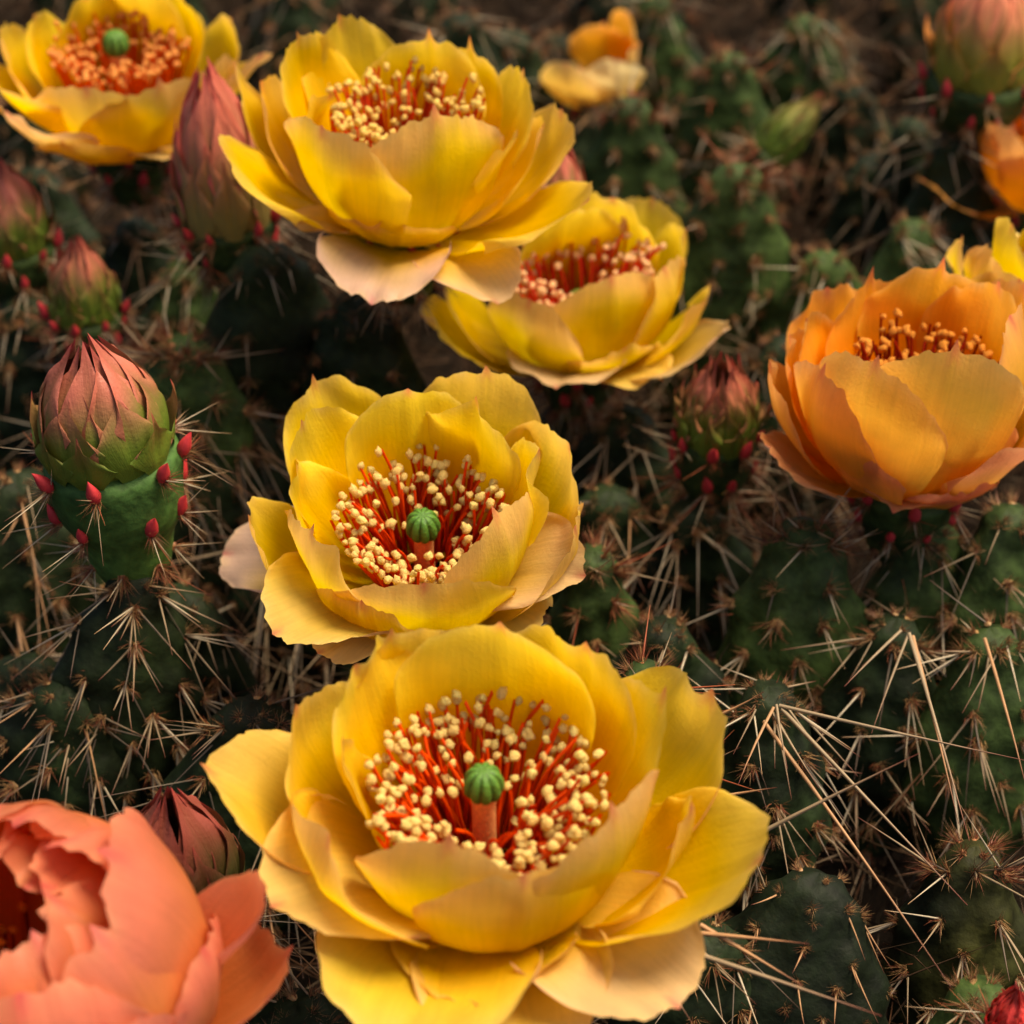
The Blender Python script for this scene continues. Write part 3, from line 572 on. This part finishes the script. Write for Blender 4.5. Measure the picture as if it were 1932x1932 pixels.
PLUMP = dict(inn=srgb(220, 140, 80), out=srgb(220, 140, 96), tip=srgb(226, 116, 104), low=srgb(120, 128, 46), sep=srgb(220, 130, 100))
bud((1848, 138), 56.0, 2.7, 3.0, 'plump green and peach bud on top of a dark green stalk', peri=(2.2, 1.25), pal=PLUMP, single=False, lowx=(.2, 1.0))
bud((1040, 400), 52.0, 1.6, 2.0, 'pink bud tip peeping out behind the golden side view flower', peri=(1.6, .9), pal=PINKB, single=False)
REDB = dict(inn=srgb(232, 50, 46), out=srgb(236, 64, 60), tip=srgb(240, 90, 84), low=srgb(200, 56, 46), sep=srgb(210, 60, 50))
bud((1905, 1932), 34.0, .65, .8, 'tiny scarlet bud among dry spines', peri=(.8, .35), pal=REDB, single=False, leaves=False)
GREENB = dict(inn=srgb(130, 150, 60), out=srgb(140, 152, 76), tip=srgb(170, 150, 90), low=srgb(96, 120, 44), sep=srgb(150, 150, 80))
bud((1455, 285), 58.0, 1.2, 2.0, 'slender green bud leaning sideways over a spiny pad', peri=(1.0, .6), tr=35, pal=GREENB, single=False, leaves=False)
# ------------------------------------------------------------------ pads
PG = 'spiny cactus pads'
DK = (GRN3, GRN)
def longsp(lst, kk=0):
    out = []
    for (x0, y0, z0, x1, y1, z1, th) in lst: out.append((unp(x0, y0, z0), unp(x1, y1, z1), th * 1.6, kk if rng.random() > .3 else 4))
    return out
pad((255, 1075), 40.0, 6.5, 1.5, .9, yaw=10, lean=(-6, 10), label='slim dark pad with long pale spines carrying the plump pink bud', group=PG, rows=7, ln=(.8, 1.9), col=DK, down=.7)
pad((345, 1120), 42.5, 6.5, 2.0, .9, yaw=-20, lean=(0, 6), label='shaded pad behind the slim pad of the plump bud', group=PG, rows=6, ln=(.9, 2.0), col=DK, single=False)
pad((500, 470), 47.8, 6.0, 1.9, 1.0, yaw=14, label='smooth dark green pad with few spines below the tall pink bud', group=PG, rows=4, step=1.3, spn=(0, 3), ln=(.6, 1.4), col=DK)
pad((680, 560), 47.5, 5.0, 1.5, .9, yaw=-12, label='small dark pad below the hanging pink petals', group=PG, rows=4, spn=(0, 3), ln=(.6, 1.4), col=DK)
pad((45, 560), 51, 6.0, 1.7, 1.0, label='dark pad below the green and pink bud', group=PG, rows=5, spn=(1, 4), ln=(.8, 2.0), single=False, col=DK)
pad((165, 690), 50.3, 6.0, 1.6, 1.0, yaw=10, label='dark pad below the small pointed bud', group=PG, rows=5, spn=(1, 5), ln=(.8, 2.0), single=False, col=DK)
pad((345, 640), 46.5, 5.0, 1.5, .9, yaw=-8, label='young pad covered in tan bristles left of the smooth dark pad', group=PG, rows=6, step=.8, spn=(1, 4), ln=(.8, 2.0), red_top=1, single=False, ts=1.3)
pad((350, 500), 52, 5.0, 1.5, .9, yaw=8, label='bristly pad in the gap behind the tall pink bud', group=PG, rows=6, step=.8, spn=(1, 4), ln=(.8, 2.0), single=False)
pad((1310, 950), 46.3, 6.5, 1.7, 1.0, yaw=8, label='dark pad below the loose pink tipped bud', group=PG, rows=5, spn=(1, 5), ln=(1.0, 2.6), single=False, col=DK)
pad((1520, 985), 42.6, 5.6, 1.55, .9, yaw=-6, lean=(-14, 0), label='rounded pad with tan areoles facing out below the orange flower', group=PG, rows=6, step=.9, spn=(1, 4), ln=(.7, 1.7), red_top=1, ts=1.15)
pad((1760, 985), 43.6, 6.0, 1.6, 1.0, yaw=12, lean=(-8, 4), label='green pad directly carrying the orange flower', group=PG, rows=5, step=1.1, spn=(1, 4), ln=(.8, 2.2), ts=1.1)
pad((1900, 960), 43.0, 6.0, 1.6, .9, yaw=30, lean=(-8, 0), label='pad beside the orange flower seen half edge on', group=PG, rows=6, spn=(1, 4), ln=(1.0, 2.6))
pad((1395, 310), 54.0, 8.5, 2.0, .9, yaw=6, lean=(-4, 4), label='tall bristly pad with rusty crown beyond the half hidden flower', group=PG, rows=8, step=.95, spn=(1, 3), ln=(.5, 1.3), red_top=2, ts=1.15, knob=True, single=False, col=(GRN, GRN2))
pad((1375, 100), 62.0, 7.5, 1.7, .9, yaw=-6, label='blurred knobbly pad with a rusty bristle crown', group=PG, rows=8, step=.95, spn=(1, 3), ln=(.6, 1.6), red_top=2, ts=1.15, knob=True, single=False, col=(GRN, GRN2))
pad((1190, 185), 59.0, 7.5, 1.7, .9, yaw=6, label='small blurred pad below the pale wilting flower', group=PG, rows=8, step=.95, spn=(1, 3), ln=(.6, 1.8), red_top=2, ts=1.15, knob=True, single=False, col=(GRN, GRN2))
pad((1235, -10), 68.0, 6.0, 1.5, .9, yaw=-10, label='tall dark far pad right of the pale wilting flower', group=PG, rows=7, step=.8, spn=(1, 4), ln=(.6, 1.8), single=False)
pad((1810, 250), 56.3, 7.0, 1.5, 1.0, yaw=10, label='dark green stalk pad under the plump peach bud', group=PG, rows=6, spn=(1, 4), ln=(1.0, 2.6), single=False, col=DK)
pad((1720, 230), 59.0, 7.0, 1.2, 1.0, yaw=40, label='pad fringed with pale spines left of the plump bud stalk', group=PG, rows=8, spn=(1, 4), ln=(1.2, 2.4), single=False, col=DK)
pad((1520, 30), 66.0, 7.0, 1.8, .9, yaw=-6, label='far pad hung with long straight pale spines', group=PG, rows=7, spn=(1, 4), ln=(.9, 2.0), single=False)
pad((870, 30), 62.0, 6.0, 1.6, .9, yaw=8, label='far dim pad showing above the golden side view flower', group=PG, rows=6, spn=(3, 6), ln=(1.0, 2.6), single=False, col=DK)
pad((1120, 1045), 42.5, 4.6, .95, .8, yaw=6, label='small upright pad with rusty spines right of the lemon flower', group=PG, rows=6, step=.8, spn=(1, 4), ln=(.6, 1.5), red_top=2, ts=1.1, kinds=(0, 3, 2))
pad((1218, 1268), 37.2, 4.0, .95, .7, yaw=0, label='pad tip with upright red brown spines behind the large golden flower', group=PG, rows=5, step=.6, spn=(4, 9), ln=(.7, 1.5), red_top=2, kinds=(3, 3, 0), down=-.6)
pad((1545, 1650), 36.5, 6.0, 1.9, 1.0, yaw=-14, lean=(-22, 6), label='very dark pad dotted with small yellow bristle tufts', group=PG, rows=8, step=.72, spn=(0, 3), ln=(.5, 1.3), ts=.6, knob=True, col=(srgb(14, 20, 10), srgb(18, 27, 13)), kinds=(0, 4))
LS = longsp([(1470, 1331, 38, 1945, 1444, 36.5, 1.15), (1475, 1338, 38, 1825, 1705, 35.5, 1.2), (1441, 1361, 38, 1808, 1855, 35, 1.3), (1370, 1606, 36.2, 1731, 1413, 35, 1.3),
             (1460, 1335, 38, 1385, 1470, 37, 1.0), (1465, 1330, 38, 1480, 1450, 37, .9), (1455, 1340, 38, 1540, 1490, 37, .9), (1330, 1360, 37.6, 1445, 1318, 37, 1.0), (1320, 1510, 36.6, 1470, 1482, 36, 1.0)])
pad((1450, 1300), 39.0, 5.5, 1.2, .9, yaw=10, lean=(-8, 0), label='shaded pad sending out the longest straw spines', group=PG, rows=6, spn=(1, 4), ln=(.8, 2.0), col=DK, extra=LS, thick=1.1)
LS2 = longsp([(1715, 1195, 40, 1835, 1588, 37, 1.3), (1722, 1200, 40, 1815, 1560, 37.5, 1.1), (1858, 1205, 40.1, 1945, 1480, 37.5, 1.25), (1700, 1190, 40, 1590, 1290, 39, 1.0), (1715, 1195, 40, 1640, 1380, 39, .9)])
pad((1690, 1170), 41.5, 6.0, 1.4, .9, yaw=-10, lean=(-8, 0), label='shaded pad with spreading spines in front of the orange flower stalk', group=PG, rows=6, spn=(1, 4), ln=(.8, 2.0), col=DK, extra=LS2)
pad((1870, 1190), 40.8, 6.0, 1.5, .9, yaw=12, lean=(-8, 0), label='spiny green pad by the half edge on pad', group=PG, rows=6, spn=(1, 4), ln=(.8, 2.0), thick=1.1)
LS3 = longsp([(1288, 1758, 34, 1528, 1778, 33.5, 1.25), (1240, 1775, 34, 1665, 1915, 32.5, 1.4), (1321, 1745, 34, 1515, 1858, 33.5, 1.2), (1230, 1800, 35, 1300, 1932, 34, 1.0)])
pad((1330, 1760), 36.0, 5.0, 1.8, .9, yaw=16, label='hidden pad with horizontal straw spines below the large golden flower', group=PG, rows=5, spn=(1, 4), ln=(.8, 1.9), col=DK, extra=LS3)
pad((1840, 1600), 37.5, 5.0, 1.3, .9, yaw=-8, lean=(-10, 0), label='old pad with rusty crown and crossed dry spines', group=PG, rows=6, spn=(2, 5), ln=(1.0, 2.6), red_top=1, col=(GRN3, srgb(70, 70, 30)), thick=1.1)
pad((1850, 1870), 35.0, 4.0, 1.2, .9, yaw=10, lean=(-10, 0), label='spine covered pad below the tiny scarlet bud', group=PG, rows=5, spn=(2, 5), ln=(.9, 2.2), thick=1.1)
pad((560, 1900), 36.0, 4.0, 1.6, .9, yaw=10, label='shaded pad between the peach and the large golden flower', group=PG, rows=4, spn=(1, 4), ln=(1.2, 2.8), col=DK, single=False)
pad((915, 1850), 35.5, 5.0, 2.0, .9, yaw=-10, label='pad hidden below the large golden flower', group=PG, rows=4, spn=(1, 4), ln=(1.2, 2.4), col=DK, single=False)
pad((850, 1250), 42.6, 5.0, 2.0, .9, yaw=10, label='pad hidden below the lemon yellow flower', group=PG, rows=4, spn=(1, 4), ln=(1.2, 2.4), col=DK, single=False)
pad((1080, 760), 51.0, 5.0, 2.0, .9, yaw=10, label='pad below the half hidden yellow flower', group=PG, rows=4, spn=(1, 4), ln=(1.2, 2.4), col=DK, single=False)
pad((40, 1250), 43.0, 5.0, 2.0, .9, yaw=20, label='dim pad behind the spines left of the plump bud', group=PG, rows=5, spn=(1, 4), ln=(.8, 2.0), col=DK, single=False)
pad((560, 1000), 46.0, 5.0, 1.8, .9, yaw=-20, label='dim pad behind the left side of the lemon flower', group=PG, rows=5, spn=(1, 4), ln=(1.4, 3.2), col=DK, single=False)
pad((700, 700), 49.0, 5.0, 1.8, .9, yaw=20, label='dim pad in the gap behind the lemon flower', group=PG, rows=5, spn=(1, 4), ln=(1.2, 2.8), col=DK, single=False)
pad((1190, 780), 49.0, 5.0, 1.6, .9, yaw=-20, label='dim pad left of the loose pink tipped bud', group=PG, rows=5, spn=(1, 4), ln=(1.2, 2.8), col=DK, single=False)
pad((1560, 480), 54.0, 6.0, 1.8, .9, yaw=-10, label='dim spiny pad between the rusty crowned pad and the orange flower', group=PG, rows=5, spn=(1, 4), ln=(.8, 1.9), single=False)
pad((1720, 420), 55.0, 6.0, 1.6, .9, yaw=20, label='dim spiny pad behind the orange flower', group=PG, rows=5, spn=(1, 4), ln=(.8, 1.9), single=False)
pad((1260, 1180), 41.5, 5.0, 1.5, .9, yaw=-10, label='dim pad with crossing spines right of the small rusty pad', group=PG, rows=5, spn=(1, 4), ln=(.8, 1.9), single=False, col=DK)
# ------------------------------------------------------------------ the tangle of old spines and dry stalks that fills the gaps
def tangle(name, n, xr, yr, zr, ln, cols, label, w_=(.018, .035), seed=0):
    rr = np.random.default_rng(seed); b = MB(); ctr = [np.array([rr.uniform(*xr), rr.uniform(*yr), rr.uniform(*zr)]) for _ in range(n // 7)]
    for i in range(n):
        c = ctr[i % len(ctr)]; p = c + rr.normal(size=3) * .15; d = rr.normal(size=3) * (1, 1, .75) + np.array([0, -.15, .1]); d /= np.linalg.norm(d); l = rr.uniform(*ln)
        k = basis(d); w0 = rr.uniform(*w_); bend = rr.normal() * .06 * l
        P = [p, p + d * l * .5 + k[1] * bend, p + d * l]; V, F = tube(P, [w0, w0 * .8, .004], 3)
        b.add(V, F, cols[rr.integers(len(cols))] * rr.uniform(.6, 1.15))
    o = obj(name, b.mesh(name), M_DRY); tag(o, label, 'dry spines', None, 'stuff'); return o
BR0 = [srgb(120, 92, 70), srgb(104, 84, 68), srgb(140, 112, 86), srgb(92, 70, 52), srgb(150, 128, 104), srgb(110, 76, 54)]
BR = [c * .26 for c in BR0]; BRL = [c * .14 for c in BR0]  # darkened copies of the browns: shade of the deep gaps put into the colour
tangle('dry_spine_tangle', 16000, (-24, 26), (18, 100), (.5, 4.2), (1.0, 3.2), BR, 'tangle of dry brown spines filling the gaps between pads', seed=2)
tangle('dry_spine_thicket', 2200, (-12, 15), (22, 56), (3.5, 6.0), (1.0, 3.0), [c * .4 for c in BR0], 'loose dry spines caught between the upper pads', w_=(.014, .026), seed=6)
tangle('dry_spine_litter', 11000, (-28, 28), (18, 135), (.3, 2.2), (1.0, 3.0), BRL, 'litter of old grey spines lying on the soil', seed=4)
FARL = ['dim far pad in the brown tangle beyond the flowers'] * 40
k = 0
for y_ in (60, 67, 74, 81, 88, 96):
    for x_ in np.arange(-20, 21, 4.4):
        px_ = proj((x_ + rng.uniform(-1.5, 1.5), y_, 6 + rng.uniform(-1.5, 1.5))); z_ = (np.array([0, y_, 6]) - CAM) @ FW
        if not (-60 < px_[0] < 1990 and px_[1] > -150): continue
        pad(tuple(px_), z_ + rng.uniform(-2, 2), rng.uniform(5, 6.5), rng.uniform(1.2, 1.9), .9, yaw=rng.uniform(-40, 40), lean=(rng.uniform(-12, 6), rng.uniform(-12, 12)), label='dim far pad in the brown tangle beyond the flowers', group='far pads in the tangle',
            rows=6, step=.9, spn=(1, 4), ln=(.7, 2.2), single=False, col=DK, kinds=(0, 1, 1, 4), ts=1.2, red_top=int(rng.integers(0, 2)))

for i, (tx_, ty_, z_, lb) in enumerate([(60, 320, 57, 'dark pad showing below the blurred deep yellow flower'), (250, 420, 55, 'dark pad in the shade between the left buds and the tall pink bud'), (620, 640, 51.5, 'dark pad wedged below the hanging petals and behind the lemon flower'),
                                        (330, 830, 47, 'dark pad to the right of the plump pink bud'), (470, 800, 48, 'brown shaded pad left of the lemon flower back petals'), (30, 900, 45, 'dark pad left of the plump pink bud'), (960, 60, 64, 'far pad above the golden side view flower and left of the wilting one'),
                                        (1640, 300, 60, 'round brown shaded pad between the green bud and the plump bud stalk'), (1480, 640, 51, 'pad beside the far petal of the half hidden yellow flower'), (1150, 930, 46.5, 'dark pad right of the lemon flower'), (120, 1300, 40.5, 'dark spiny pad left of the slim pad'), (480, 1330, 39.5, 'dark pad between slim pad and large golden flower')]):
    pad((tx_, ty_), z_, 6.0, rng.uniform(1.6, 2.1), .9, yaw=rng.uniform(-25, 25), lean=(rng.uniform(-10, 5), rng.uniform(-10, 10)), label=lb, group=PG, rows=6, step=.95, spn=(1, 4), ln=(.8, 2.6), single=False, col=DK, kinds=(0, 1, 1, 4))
